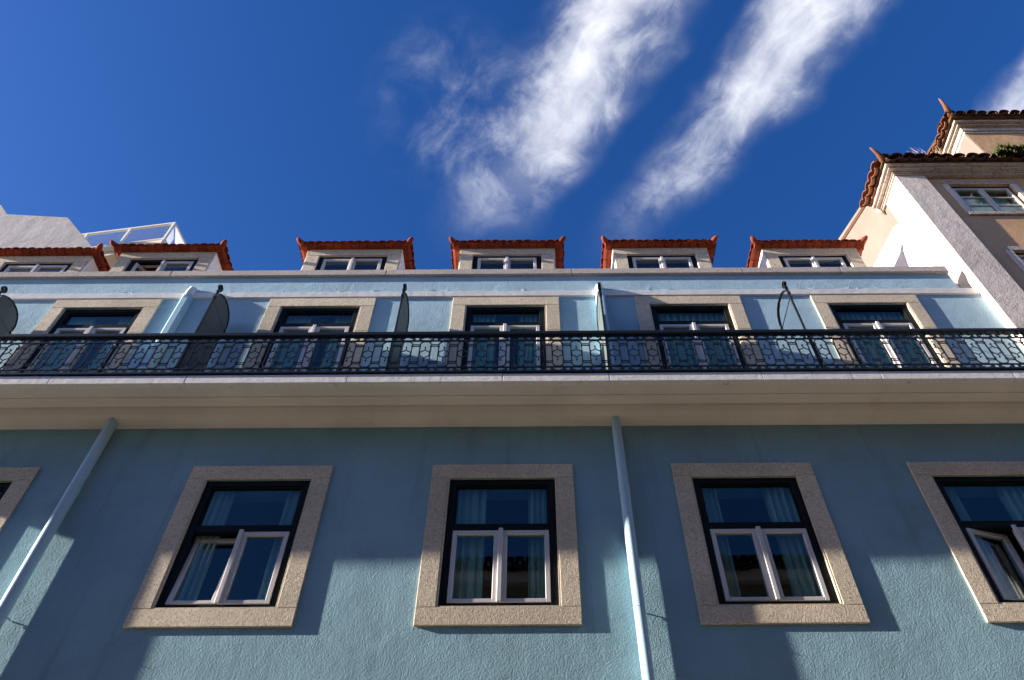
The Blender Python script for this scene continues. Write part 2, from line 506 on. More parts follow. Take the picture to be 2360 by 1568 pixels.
# rough plaster fillet trowelled against the top of the band
fl = MB(); rng_ = random.Random(3); xx_ = -9.5; pv_ = []
while xx_ < 5.69:
    pv_.append((xx_, 10.122 + rng_.random() ** 2 * 0.030, FY - 0.004 - rng_.random() ** 2 * 0.016)); xx_ += rng_.uniform(0.03, 0.12)
for (xa, za, ya), (xb, zb2, yb2) in zip(pv_, pv_[1:]):
    fl.add([(xa, FY + 0.002, 10.10), (xb, FY + 0.002, 10.10), (xb, FY + 0.002, zb2 + 0.012), (xa, FY + 0.002, za + 0.012), (xa, ya, 10.119), (xb, yb2, 10.119), (xb, yb2, zb2), (xa, ya, za)], [(4, 5, 6, 7), (7, 6, 2, 3), (0, 1, 5, 4)])
part('plaster_fillet', fl, brightblue, B)
# coping stones
xs_ = [-9.5, -7.4, -4.93, -1.98, 0.57, 2.9, 4.25, 5.715]
for a, b in zip(xs_, xs_[1:]):
    part('coping_stone', MB().box(a + 0.002, b - 0.002, FY - 0.037, FY + 0.16, 10.484, 10.612), coping, B, 0.008)

# balcony slab with moulded soffit
prof = [(6.0 - 0.002, 7.59), (5.94, 7.602), (5.885, 7.625), (5.84, 7.656), (5.808, 7.70), (5.80, 7.728), (5.70, 7.730), (5.694, 7.706), (5.652, 7.706), (5.650, 7.716), (5.642, 7.716), (5.640, 7.704), (5.49, 7.690), (5.49, 7.796), (5.998, 7.796)]
BX0, BX1 = -9.3, 5.915
slab = part('balcony_slab', MB().prism([(BX0, y, z) for y, z in prof], (BX1 - BX0, 0, 0)), cream, B)
xs_ = [-9.3, -7.9, -6.35, -5.05, -3.62, -1.93, -0.3, 0.82, 2.42, 3.66, 5.05, 5.915]
for i, (a, b) in enumerate(zip(xs_, xs_[1:])):
    part('slab_edge_stone', MB().box(a + 0.001, b - 0.001, 5.42, 5.488, 7.674, 7.80 + 0.002 * (i % 3)), fascia_m, B, 0.006)


def rect_ring(x0, x1, z0, z1, y0, y1, wl, wr, wt, wb):
    mb = MB()
    mb.box(x0, x0 + wl, y0, y1, z0, z1); mb.box(x1 - wr, x1, y0, y1, z0, z1)
    mb.box(x0 + wl, x1 - wr, y0 + 0.0008, y1 - 0.0008, z1 - wt, z1); mb.box(x0 + wl, x1 - wr, y0 + 0.0008, y1 - 0.0008, z0, z0 + wb)
    return mb


def surround(win, c, w, z0, z1, y, sill, tw=0.172, proud=0.023):
    """limestone surround in separate stones standing proud of the wall"""
    a, b = c - w / 2, c + w / 2
    yb = y - 0.0015
    part('stone_lintel', MB().box(a - tw, b + tw, y - proud, yb, z1 + 0.001, z1 + tw), stone, win, 0.004)
    bot = z0 if sill else z0 - 0.0
    for s in (-1, 1):
        x0 = a - tw if s < 0 else b + 0.001
        x1 = a - 0.001 if s < 0 else b + tw
        if sill:
            part('stone_jamb', MB().box(x0, x1, y - proud, yb, z0 + 0.001, z1 - 0.001), stone, win, 0.004)
        else:
            zm = z1 - 0.56 + 0.03 * s
            part('stone_jamb', MB().box(x0, x1, y - proud, yb, zm + 0.002, z1 - 0.001), stone, win, 0.004)
            part('stone_jamb', MB().box(x0, x1, y - proud, yb, z0 + 0.004, zm - 0.002), stone, win, 0.004)
        # stone return lining the opening
        xr = (a + 0.0015, a + 0.014) if s < 0 else (b - 0.014, b - 0.0015)
        part('stone_return', MB().box(xr[0], xr[1], y - proud + 0.004, y + 0.012, z0 + 0.002, z1 - 0.002), stone, win)
    if sill:
        part('stone_sill', MB().box(a - tw, b + tw, y - proud - 0.0004, yb, z0 - tw, z0 - 0.001), stone, win, 0.004)
        part('sill_top', MB().box(a + 0.0145, b - 0.0145, y - proud + 0.004, y + 0.012, z0 + 0.0015, z0 + 0.012), stone, win)


def make_window(name, c, w, z0, z1, ztr, y, tilt=None, swing=None, toplight=True, sill=True, tw=0.172, proud=0.023, bars=0, label=None):
    a, b = c - w / 2 + 0.015, c + w / 2 - 0.015
    y0 = y + 0.014
    fw = 0.068
    mb = rect_ring(a, b, z0 + 0.013, z1 - 0.002, y0, y0 + 0.075, fw, fw, 0.062, 0.045)
    win = part(name, mb, darkframe, B, 0.003, origin=(c, y0, z0))
    if label: win['label'] = label
    surround(win, c, w, z0, z1, y, sill, tw, proud)
    ia, ib = a + fw + 0.001, b - fw - 0.001
    zb = z0 + 0.013 + 0.046
    zt = z1 - 0.065
    if toplight:
        part('transom', MB().box(ia, ib, y0 + 0.001, y0 + 0.074, ztr, ztr + 0.072), darkframe, win, 0.004)
        part('pane', MB().box(ia + 0.002, ib - 0.002, y0 + 0.036, y0 + 0.041, ztr + 0.073, zt - 0.001), glass, win)
        # thin dark glazing lip
        part('glazing_bead', rect_ring(ia + 0.001, ib - 0.001, ztr + 0.0735, zt - 0.0015, y0 + 0.016, y0 + 0.034, 0.014, 0.014, 0.018, 0.012), darkframe, win)
        top = ztr - 0.003
    else:
        top = zt
    mid = c
    sw_ = 0.043
    for s in (-1, 1):
        x0, x1 = (ia + 0.003, mid - 0.003) if s < 0 else (mid + 0.003, ib - 0.003)
        mb = rect_ring(x0, x1, zb + 0.003, top - 0.003, y0 - 0.006, y0 + 0.05, sw_ if s < 0 else 0.060, 0.060 if s < 0 else sw_, sw_, 0.040)
        hz_ = (x0 if s < 0 else x1, y0 + 0.025, zb + 0.003)
        ca = part('casement', mb, casem, win, 0.004, origin=hz_)
        pa = part('pane', MB().box(x0 + (sw_ if s < 0 else 0.060) + 0.001, x1 - (0.060 if s < 0 else sw_) - 0.001, y0 + 0.020, y0 + 0.025, zb + 0.044, top - sw_ - 0.004), glass, win, origin=hz_)
        obs = [ca, pa]
        for q in range(bars):
            zq = zb + (top - zb) * (q + 1) / (bars + 1)
            obs.append(part('glazing_bar', MB().box(x0 + sw_ + 0.002, x1 - sw_ - 0.002, y0 + 0.004, y0 + 0.018, zq - 0.012, zq + 0.012), casem, win, origin=hz_))
        if tilt and s < 0:
            for o_ in obs: o_.rotation_euler = (math.radians(-tilt), 0, 0)
        if swing and s == swing[0]:
            for o_ in obs: o_.rotation_euler = (0, 0, math.radians(swing[1]))
    part('cover_strip', MB().box(mid - 0.021, mid + 0.021, y0 - 0.026, y0 - 0.008, zb + 0.002, top + 0.012), casem, win, 0.005)
    return win


LWT = 6.236
lowwin = []
for i, (c, _) in enumerate(LW):
    lowwin.append(make_window('window', c, OW, LZ0, LZ1, LWT, FY, tilt=7.0 if i == 1 else None, swing=(-1, 16) if i == 4 else None))
for i, c in enumerate(UW):
    make_window('french_window', c, UWD, UZ0, UZ1, 9.402, FY, sill=False)

# curtains ------------------------------------------------------------
def curtain(x0, x1, z0, z1, y, folds, amp, label, group, seed, pinch=0.0):
    rng = random.Random(seed)
    mb = MB(); nx = folds * 8; nz = 6
    ph = rng.random() * 6
    vs = []
    for j in range(nz + 1):
        tz = j / nz
        for i in range(nx + 1):
            tx = i / nx
            xx = x0 + (x1 - x0) * (tx + 0.02 * math.sin(9 * tx + ph) * (1 - tz))
            yy = y + amp * math.sin(2 * math.pi * folds * tx + 0.8 * math.sin(5 * tx + ph) + 0.3 * (1 - tz)) + amp * 0.5 * math.sin(2 * math.pi * folds * 2.3 * tx + ph)
            vs.append((xx, yy, z0 + (z1 - z0) * tz))
    fs = []
    for j in range(nz):
        for i in range(nx):
            a = j * (nx + 1) + i
            fs.append((a, a + 1, a + nx + 2, a + nx + 1))
    n = len(vs)
    mb.add(vs, fs)
    mb.add([(p[0], p[1] + 0.003, p[2]) for p in vs], [tuple(reversed(f)) for f in fs])
    o_ = part('curtain', mb, curt_m, None, smooth=True)
    return tag(o_, label, 'curtain', group)


lown = ['lower window cut by the left picture edge', 'lower window with the tilted left casement', 'closed lower window left of the middle downpipe', 'closed lower window right of the middle downpipe', 'lower window cut by the right picture edge']
upn = ['leftmost balcony door', 'second balcony door from the left', 'middle balcony door', 'fourth balcony door from the left', 'rightmost balcony door']
wl = [0.27, 0.24, 0.33, 0.22, 0.20]
wr = [0.22, 0.22, 0.23, 0.30, 0.36]
for i, (c, _) in enumerate(LW):
    a, b = c - OW / 2 + 0.05, c + OW / 2 - 0.05
    curtain(a, a + wl[i], 5.35, 7.15, FY + 0.13, 4, 0.028, 'pale curtain hanging at the left inside the ' + lown[i], 'curtains in the lower windows', i)
    curtain(b - wr[i], b, 5.35, 7.15, FY + 0.13, 4, 0.028, 'pale curtain hanging at the right inside the ' + lown[i], 'curtains in the lower windows', 20 + i)
for i, c in enumerate(UW):
    a, b = c - UWD / 2 + 0.05, c + UWD / 2 - 0.05
    if i < 3:
        curtain(a, a + 0.34, 7.84, 10.08, FY + 0.13, 5, 0.018, 'pale curtain gathered at the left behind the ' + upn[i], 'curtains behind the balcony doors', 40 + i)
        curtain(b - 0.30, b, 7.84, 10.08, FY + 0.13, 5, 0.018, 'pale curtain gathered at the right behind the ' + upn[i], 'curtains behind the balcony doors', 60 + i)
    else:
        curtain(a, c - 0.01, 7.84, 10.08, FY + 0.13, 6, 0.024, 'pale drawn curtain in the left half of the ' + upn[i], 'curtains behind the balcony doors', 40 + i)
        curtain(c + 0.01, b, 7.84, 10.08, FY + 0.13, 6, 0.024, 'pale drawn curtain in the right half of the ' + upn[i], 'curtains behind the balcony doors', 60 + i)

# roof and fire wall ----------------------------------------------------
part('roof', MB().prism([(-9.5, 6.342, 10.42), (-9.5, 9.2, 12.3), (-9.5, 9.2, 12.1), (-9.5, 6.5, 10.3)], (15.24, 0, 0)), terra, B)
part('fire_wall', MB().prism([(5.75, 6.19, 0.12), (5.75, 6.19, 12.18), (5.75, 6.37, 12.34), (5.75, 10.5, 13.45), (5.75, 10.5, 0.12)], (0.165, 0, 0)), white, B, 0.006)

# tiles ---------------------------------------------------------------
def tile_mesh(r0, r1, length, up=True, thick=0.014, n=6, flat=0.78):
    """barrel tile along -y (mouth at y=0), lying on z=0"""
    mb = MB(); vs = []
    for (yy, r) in ((0.0, r0), (length, r1)):
        for q in range(n + 1):
            a = math.pi * q / n
            sgn = 1 if up else -1
            vs.append((math.cos(a) * r, yy, sgn * math.sin(a) * r * flat))
        for q in range(n + 1):
            a = math.pi * q / n
            sgn = 1 if up else -1
            vs.append((math.cos(a) * (r - thick), yy, sgn * math.sin(a) * (r - thick) * flat))
    m_ = n + 1; fs = []
    for q in range(n):
        fs.append((q, q + 1, 2 * m_ + q + 1, 2 * m_ + q))
        fs.append((m_ + q + 1, m_ + q, 3 * m_ + q, 3 * m_ + q + 1))
        fs.append((q + 1, q, m_ + q, m_ + q + 1))
        fs.append((2 * m_ + q, 2 * m_ + q + 1, 3 * m_ + q + 1, 3 * m_ + q))
    fs.append((0, 2 * m_, 3 * m_, m_)); fs.append((n, m_ + n, 3 * m_ + n, 2 * m_ + n))
    mb.add(vs, fs)
    return mb.mesh(smooth=False)


T_COVER = tile_mesh(0.066, 0.056, 0.40, True, 0.012, 6, 0.5)
T_PAN = tile_mesh(0.060, 0.050, 0.40, False, 0.012, 6, 0.4)
T_COVER.materials.append(terra); T_PAN.materials.append(terra)


def eave_tiles(parent, p0, direction, count, pitch, inward, slope, zlift, cover, pan, jit=0.006, skip_pan=False):
    """a row of barrel tiles with their mouths on the line p0 + i*pitch*direction"""
    p0 = Vector(p0); d = Vector(direction).normalized(); ang = math.atan2(-inward[0], inward[1])
    for i in range(count):
        for kind in (0, 1):
            if kind == 1 and (i == count - 1 or skip_pan): continue
            p = p0 + d * pitch * (i + 0.5 * kind) + Vector((0, 0, (0.0 if kind else zlift)))
            p += Vector((random.uniform(-jit, jit), random.uniform(-jit, jit), random.uniform(-jit, jit) * 0.6))
            o_ = put('tile', pan if kind else cover, None, parent, p)
            o_.rotation_euler = (slope + random.uniform(-0.02, 0.02), random.uniform(-0.03, 0.03), ang + random.uniform(-0.02, 0.02))


def horn(name, parent, pts, radii, mt, flat=0.7):
    mb = MB(); mb.tube(pts, radii, 8)
    return part(name, mb, mt, parent, smooth=True, origin=tuple(pts[0]))


# dormers ---------------------------------------------------------------
DY = 6.55
DORM = [(-7.54, 11.74), (-5.64, 11.83), (-2.74, 11.875), (-0.36, 11.875), (2.02, 11.865), (4.345, 11.83)]
dl = ['leftmost', 'second from left, casement ajar', '', '', '', '']
EZ = {0: 11.93, 1: 11.99}
for i, (c, ztop) in enumerate(DORM):
    zt = ztop + 0.175                                 # underside of the eaves at the wall
    hw = 0.74
    w = 1.06
    # dormer body: front wall with opening, cheeks
    mbw = wall_holes(c - hw, c + hw, 10.55, zt, DY, 0.16, [(c - w / 2, c + w / 2, 10.75, ztop)])
    mbw.box(c - hw, c - hw + 0.12, DY + 0.161, 8.4, 10.55, zt)
    mbw.box(c + hw - 0.12, c + hw, DY + 0.161, 8.4, 10.55, zt)
    dm = part('dormer', mbw, white, B, origin=(c, DY, 10.55))
    # front stones
    pr = 0.018
    part('stone_lintel', MB().box(c - hw + 0.002, c + hw - 0.002, DY - pr, DY - 0.001, ztop + 0.001, zt - 0.004), stone, dm, 0.004)
    for s in (-1, 1):
        x0, x1 = (c - hw + 0.02, c - w / 2 - 0.001) if s < 0 else (c + w / 2 + 0.001, c + hw - 0.02)
        part('stone_jamb', MB().box(x0, x1, DY - pr, DY - 0.001, 10.6, ztop - 0.001), stone, dm, 0.004)
    # window set in the opening
    a, b = c - w / 2 + 0.004, c + w / 2 - 0.004
    y0 = DY + 0.014
    part('window_frame', rect_ring(a, b, 10.76, ztop - 0.003, y0, y0 + 0.07, 0.07, 0.07, 0.055, 0.05), darkframe, dm, 0.003)
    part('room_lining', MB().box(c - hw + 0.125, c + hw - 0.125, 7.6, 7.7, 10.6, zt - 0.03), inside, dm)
    ia, ib = a + 0.072, b - 0.072
    zb, top = 10.815, ztop - 0.06
    for s in (-1, 1):
        x0, x1 = (ia + 0.002, c - 0.003) if s < 0 else (c + 0.003, ib - 0.002)
        hg = (x0 if s < 0 else x1, y0 + 0.02, zb)
        ca = part('casement', rect_ring(x0, x1, zb, top, y0 - 0.008, y0 + 0.045, 0.046, 0.046, 0.044, 0.044), casem, dm, 0.004, origin=hg)
        pa = part('pane', MB().box(x0 + 0.047, x1 - 0.047, y0 + 0.018, y0 + 0.023, zb + 0.045, top - 0.045), glass, dm, origin=hg)
        if i == 1 and s < 0:
            for o_ in (ca, pa): o_.rotation_euler = (0, 0, math.radians(58))
    part('cover_strip', MB().box(c - 0.022, c + 0.022, y0 - 0.028, y0 - 0.010, zb, top + 0.012), casem, dm, 0.005)
    # roof: low hip with a corbelled tile course under the barrel tiles
    oh, os_ = 0.115, 0.115
    ze = zt - 0.012
    hb = 0.040
    part('dormer_roof', MB().add([(c - hw - os_ + 0.03, DY - oh + 0.03, ze + hb + 0.004), (c + hw + os_ - 0.03, DY - oh + 0.03, ze + hb + 0.004), (c + hw + os_ - 0.03, 8.4, ze + hb + 0.004), (c - hw - os_ + 0.03, 8.4, ze + hb + 0.004),
                                  (c - 0.05, 7.35, ze + 0.40), (c + 0.05, 7.35, ze + 0.40), (c + 0.05, 8.4, ze + 0.40), (c - 0.05, 8.4, ze + 0.40)],
                                 [(0, 1, 5, 4), (1, 2, 6, 5), (3, 0, 4, 7), (2, 3, 7, 6), (4, 5, 6, 7), (3, 2, 1, 0)]), terra, dm)
    nb = 13
    bx = (2 * hw + 2 * os_) / nb
    for q in range(nb):
        x0 = c - hw - os_ + q * bx
        part('tile', MB().prism([(x0 + 0.003, DY - 0.002, ze), (x0 + 0.003, DY - oh * 0.7, ze + 0.003), (x0 + 0.003, DY - oh, ze + 0.028), (x0 + 0.003, DY - oh, ze + hb), (x0 + 0.003, DY - 0.002, ze + hb)], (bx - 0.006, 0, 0)), terra, dm, 0.006)
    for s in (-1, 1):
        xw = c + s * hw
        for q in range(7):
            y1 = DY + 0.002 + q * 0.21
            e = random.uniform(-0.008, 0.008)
            part('tile', MB().prism([(xw + s * 0.001, y1, ze - 0.004), (xw + s * os_ * 0.7, y1, ze + 0.002 + e), (xw + s * (os_ + 0.012 + e), y1, ze + 0.03), (xw + s * (os_ + 0.012 + e), y1, ze + hb), (xw + s * 0.001, y1, ze + hb)], (0, 0.202, 0)), terra, dm, 0.005)
    n = 14
    span = 2 * (hw + os_) - 0.10
    eave_tiles(dm, (c - span / 2, DY - oh - 0.014, ze + hb + 0.006), (1, 0, 0), n, span / (n - 1), (0, 1), math.radians(11), -0.004, T_COVER, T_PAN)
    for s in (-1, 1):
        eave_tiles(dm, (c + s * (hw + os_ + 0.035), DY - oh + 0.08, ze + hb + 0.004), (0, 1, 0), 10, 0.14, (-s, 0), math.radians(11), -0.004, T_COVER, T_PAN, skip_pan=True)
        hx, hy = c + s * (hw + os_ - 0.05), DY - oh + 0.05
        horn('corner_tile', dm, [(hx - s * 0.06, hy + 0.08, ze + 0.055), (hx + s * 0.02, hy - 0.02, ze + 0.06), (hx + s * 0.065, hy - 0.075, ze + 0.076), (hx + s * 0.088, hy - 0.10, ze + 0.098), (hx + s * 0.094, hy - 0.108, ze + 0.108)], [0.04, 0.05, 0.042, 0.028, 0.014], terra)

# ================================================================== DOWNPIPES
for i, (x, r) in enumerate(((-4.50, 0.056), (0.905, 0.050))):
    cy = FY - 0.022 - r
    D = empty('downpipe', (x, cy, 0.12))
    tag(D, 'blue painted downpipe slanting down at the left picture edge' if i == 0 else 'pale blue downpipe between the two closed lower windows', 'downpipe', 'downpipes on the facade')
    mb = MB(); mb.tube([(x + 0.012, cy, 0.12), (x + 0.004, cy, 4.0), (x, cy, 5.9), (x, cy, 7.64)], r, 20, False)
    part('pipe', mb, bluepipe, D, smooth=True, origin=(x, cy, 0.12))
    for z in (2.6, 5.34 if i else 5.3):
        part('clip', MB().tube([(x, cy, z), (x, cy, z + 0.012)], r + 0.003, 16).box(x + r - 0.01, x + r + 0.008, cy + 0.03, FY - 0.002, z + 0.002, z + 0.010), bluepipe, D)
    part('socket', MB().tube([(x, cy, 6.62), (x, cy, 6.70)], r + 0.0035, 20), bluepipe, D, smooth=False)
    # boxed-in length above the balcony, reaching the string course
    bx = MB().prism([(x - 0.055, FY - 0.003, 7.80), (x - 0.055, FY - 0.085, 7.80), (x - 0.035, FY - 0.10, 7.80), (x + 0.04, FY - 0.10, 7.80), (x + 0.06, FY - 0.085, 7.80), (x + 0.06, FY - 0.003, 7.80)], (0, 0, 2.18))
    part('boxed_pipe', bx, bluepipe, D, 0.004)
    part('pipe_head', MB().tube([(x, FY - 0.05, 9.90), (x, FY - 0.055, 10.06), (x, FY - 0.045, 10.14), (x, FY + 0.01, 10.19)], [0.052, 0.056, 0.05, 0.045], 12), white, D, smooth=True)

# ================================================================== BALCONY RAILING
RY = 5.43
RL = empty('balcony_railing', (-1.7, RY, 7.80))
tag(RL, 'long black wrought iron balcony railing with rows of upright oval rings', 'railing')
rx0, rx1 = -9.25, 5.89
part('top_rail', MB().box(rx0, rx1, RY - 0.030, RY + 0.030, 8.450, 8.505), iron, RL, 0.008, seg=2)
part('upper_bar', MB().box(rx0, rx1, RY - 0.007, RY + 0.007, 8.360, 8.374), iron, RL)
part('lower_bar', MB().box(rx0, rx1, RY - 0.007, RY + 0.007, 7.907, 7.921), iron, RL)
part('bottom_rail', MB().box(rx0, rx1, RY - 0.028, RY + 0.022, 7.812, 7.838), iron, RL, 0.004)
SPC = 0.2071
# templates
ov = MB(); pts = []
ow, oz0, oz1 = 0.0595, 7.922, 8.360
rr = ow
for q in range(9):
    a = math.pi * q / 8
    pts.append((math.cos(a) * ow, 0, oz1 - rr * 1.0 + math.sin(a) * rr))
for q in range(9):
    a = math.pi + math.pi * q / 8
    pts.append((math.cos(a) * ow, 0, oz0 + rr + math.sin(a) * rr))
zc_ = (oz0 + oz1) / 2
pts = [(p[0], p[1], p[2] - zc_) for p in pts]
ov.bar(pts, 0.0115, 0.012, closed=True)
for zz in (oz1 - zc_, oz0 - zc_):
    ov.box(-0.008, 0.008, -0.012, 0.012, zz - 0.006, zz + 0.006)
for sx in (-1, 1):
    for zz in (0.130, -0.130):
        ov.box(sx * ow - 0.008, sx * ow + 0.008, -0.012, 0.012, zz - 0.008, zz + 0.008)
OVM = ov.mesh()
mo = MB()
for s in (1, -1):
    for sx in (1, -1):
        mo.bar([(sx * 0.052, 0, 0), (sx * 0.050, 0, s * 0.030), (sx * 0.040, 0, s * 0.042), (sx * 0.022, 0, s * 0.048), (sx * 0.008, 0, s * 0.060), (0, 0, s * 0.076)], 0.0080, 0.008)
    mo.bar([(0, 0, s * 0.070), (0.002, 0, s * 0.092), (-0.004, 0, s * 0.108)], 0.0080, 0.008)
    mo.box(-0.008, 0.006, -0.009, 0.009, s * 0.110 - 0.006, s * 0.110 + 0.006)
for sx in (1, -1):
    for s in (1, -1):
        mo.bar([(sx * 0.050, 0, s * 0.030), (sx * 0.060, 0, s * 0.034)], 0.009, 0.014)
MOM = mo.mesh()
lk = MB()
lk.box(-(SPC / 2 - ow) + 0.003, (SPC / 2 - ow) - 0.003, -0.004, 0.004, 0.009, 0.0180)
lk.box(-(SPC / 2 - ow) + 0.003, (SPC / 2 - ow) - 0.003, -0.004, 0.004, -0.0180, -0.009)
LKM = lk.mesh()


def fret(mx, h):
    f = MB()
    f.bar([(-mx * 0.022, 0, h / 2), (-mx * 0.022, 0, 0.004), (mx * 0.024, 0, 0.004), (mx * 0.024, 0, -h / 2)], 0.0125, 0.010)
    f.bar([(mx * 0.024, 0, -h / 2 + 0.014), (-mx * 0.004, 0, -h / 2 + 0.014)], 0.0125, 0.010)
    return f.mesh()


FT = {1: fret(1, 0.078), -1: fret(-1, 0.078)}
FB = {1: fret(1, 0.070), -1: fret(-1, 0.070)}
for me in (OVM, MOM, LKM, FT[1], FT[-1], FB[1], FB[-1]): me.materials.append(iron)
i0 = -44
xo = -0.126
idx = i0
while xo + idx * SPC < 5.85:
    xx = xo + idx * SPC
    if xx > rx0 + 0.1:
        o1 = put('oval_ring', OVM, None, RL, (xx, RY, zc_))
        put('cusped_motif', MOM, None, o1, (xx, RY, zc_ + 0.002))
        for zz in (8.286, 7.997):
            put('link_bar', LKM, None, RL, (xx + SPC / 2, RY, zz))
        for q in (-1, 1):
            put('fret', FT[q], None, RL, (xx + q * 0.052, RY, 8.413))
            o2 = put('fret', FB[-q], None, RL, (xx + q * 0.052, RY, 7.873))
            o2.rotation_euler = (0, math.pi, 0)
    idx += 1
POSTX = [-6.47, -3.81, -1.545, 0.842, 3.115, 5.5]
for x in POSTX[:]:
    part('post', MB().box(x - 0.008, x + 0.008, RY + 0.008, RY + 0.020, 7.80, 8.46), iron, RL)

# ================================================================== BALCONY DIVIDERS
divl = ['grey balcony divider panel with arched top at the left picture edge', 'dark grey arched divider panel beside the boxed left pipe', 'slim grey divider panel between the second and middle balcony doors', 'sunlit pale divider panel just right of the middle balcony door', 'open iron divider frame without panel near the rightmost balcony door']
for i, x in enumerate(POSTX[:5]):
    D = empty('balcony_divider', (x, RY, 7.80))
    tag(D, divl[i], 'divider', 'dividers across the balcony')
    y0 = RY + 0.023
    part('post', MB().box(x - 0.010, x + 0.010, y0 + 0.010, y0 + 0.030, 7.80, 9.30), iron, D)
    # scroll finial, seen edge on: a flat strap that curls over
    cr = []
    for q in range(0, 16):
        a = math.radians(-100 + q * 27)
        rad = 0.052 - 0.0018 * q
        cr.append((x, y0 + 0.03 + rad * math.cos(a) * 0.9, 9.50 + rad * math.sin(a)))
    strap = [(x, y0 + 0.024, 9.26), (x, y0 + 0.020, 9.33), (x, y0 + 0.03, 9.38), (x, y0 + 0.016, 9.43)] + cr
    part('scroll', MB().bar(strap, 0.012, 0.034, Vector((1, 0, 0))), iron, D)
    # arch strap from the post to the wall
    arc = [(x, 5.452, 9.27), (x, 5.475, 9.35), (x, 5.53, 9.44), (x, 5.61, 9.50), (x, 5.70, 9.53), (x, 5.79, 9.53), (x, 5.87, 9.50), (x, 5.925, 9.44), (x, 5.955, 9.37), (x, 5.965, 9.30), (x, 5.950, 9.255), (x, 5.99, 9.23)]
    part('arch_bar', MB().bar(arc, 0.010, 0.032, Vector((1, 0, 0))), iron, D)
    part('tie_rod', MB().tube([(x, 5.48, 9.23), (x, 5.995, 9.23)], 0.006, 6), iron, D)
    if i < 4:
        poly = [(x - 0.004, 5.49, 7.83)] + [(x - 0.004, p[1], p[2] - 0.012) for p in arc[1:-1]] + [(x - 0.004, 5.95, 9.22), (x - 0.004, 5.955, 7.83)]
        poly[1] = (x - 0.004, 5.49, 9.33)
        part('panel', MB().prism(poly, (0.008, 0, 0)), panel_m, D)

# ================================================================== PEACH BUILDING (right)
PB = empty('peach_building', (9.0, 5.9, 0.0))
tag(PB, 'old peach rendered house at the right with white corner pilaster and mossy tiled eaves', 'building')
PY = 5.875     # pilaster face
PW = 5.93      # wall face
PX = 5.92
CZ = 13.15     # underside of cornice at wall
pwins = [(6.63, 7.76, 11.93, 12.97), (6.70, 7.83, 9.40, 11.0), (8.80, 9.93, 11.93, 12.97)]
ph = [(a + 0.07, b - 0.07, c_ + 0.07, d_ - 0.07) for a, b, c_, d_ in pwins]
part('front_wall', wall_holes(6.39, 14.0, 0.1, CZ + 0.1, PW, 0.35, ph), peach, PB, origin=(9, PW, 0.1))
part('corner_pilaster', MB().box(PX, 6.40, PY, 6.40, 0.1, CZ), oldwhite, PB, 0.008)
# gable wall facing the sun
gz = lambda y: 13.80 + 0.50 * (y - 6.45)
part('gable_wall', MB().prism([(PX + 0.015, 6.40, 0.1), (PX + 0.015, 6.40, gz(6.40)), (PX + 0.015, 10.5, gz(10.5)), (PX + 0.015, 10.5, 0.1)], (0.3, 0, 0)), peach_darkened, PB)
part('roof', MB().prism([(PX + 0.0, 5.66, 13.34), (PX + 0.0, 10.5, 13.36 + 0.48 * 4.84), (PX + 0.0, 10.5, 13.22 + 0.48 * 4.84), (PX + 0.0, 5.72, 13.31)], (8.0, 0, 0)), oldtile, PB)
# moulded cornice with its return
lev = [(CZ - 0.03, CZ + 0.004, 0.025), (CZ + 0.004, CZ + 0.03, 0.05), (CZ + 0.03, CZ + 0.055, 0.115), (CZ + 0.055, CZ + 0.115, 0.16)]
YE = 6.52
for z0, z1, pjt in lev:
    mb = MB()
    mb.prism([(PX - pjt, PY - pjt, z0 + 0.0005), (14.0, PY - pjt, z0 + 0.0005), (14.0, PY + 0.30, z0 + 0.0005), (PX + 0.30, PY + 0.30, z0 + 0.0005), (PX + 0.30, YE, z0 + 0.0005), (PX - pjt, YE, z0 + 0.0005)], (0, 0, z1 - z0 - 0.001))
    part('cornice', mb, cornice_m, PB, 0.006)
T_OLD = tile_mesh(0.10, 0.085, 0.45, True, 0.018, 6, 0.55); T_OLDP = tile_mesh(0.098, 0.082, 0.45, False, 0.018, 6, 0.5)
T_OLD.materials.append(oldtile); T_OLDP.materials.append(oldtile)
T_PALE = tile_mesh(0.09, 0.075, 0.45, True, 0.018, 6, 0.55); T_PALEP = tile_mesh(0.088, 0.072, 0.45, False, 0.018, 6, 0.5)
T_PALE.materials.append(paletile); T_PALEP.materials.append(paletile)
EZ_ = CZ + 0.155
eave_tiles(PB, (PX - 0.16, PY - 0.25, EZ_), (1, 0, 0), 34, 0.205, (0, 1), math.radians(20), 0.05, T_OLD, T_OLDP, 0.010)
eave_tiles(PB, (PX - 0.29, PY - 0.06, EZ_ + 0.01), (0, 1, 0), 5, 0.175, (1, 0), math.radians(20), 0.05, T_PALE, T_PALEP, 0.010)
part('eave_bed', MB().box(PX - 0.20, 14.0, PY - 0.18, PY + 0.3, CZ + 0.116, CZ + 0.15), oldtile, PB)
part('eave_bed', MB().box(PX - 0.20, PX + 0.2, PY + 0.301, YE, CZ + 0.116, CZ + 0.15), paletile, PB)
horn('corner_horn', PB, [(PX - 0.08, PY - 0.08, EZ_ + 0.03), (PX - 0.20, PY - 0.21, EZ_ + 0.06), (PX - 0.26, PY - 0.26, EZ_ + 0.11), (PX - 0.31, PY - 0.29, EZ_ + 0.15), (PX - 0.37, PY - 0.32, EZ_ + 0.20)], [0.06, 0.05, 0.034, 0.026, 0.006], paletile)
horn('flashing_spike', PB, [(PX - 0.10, YE + 0.01, CZ + 0.02), (PX - 0.05, YE + 0.012, CZ - 0.03), (PX + 0.01, YE + 0.014, CZ - 0.13)], [0.03, 0.03, 0.004], cornice_m)
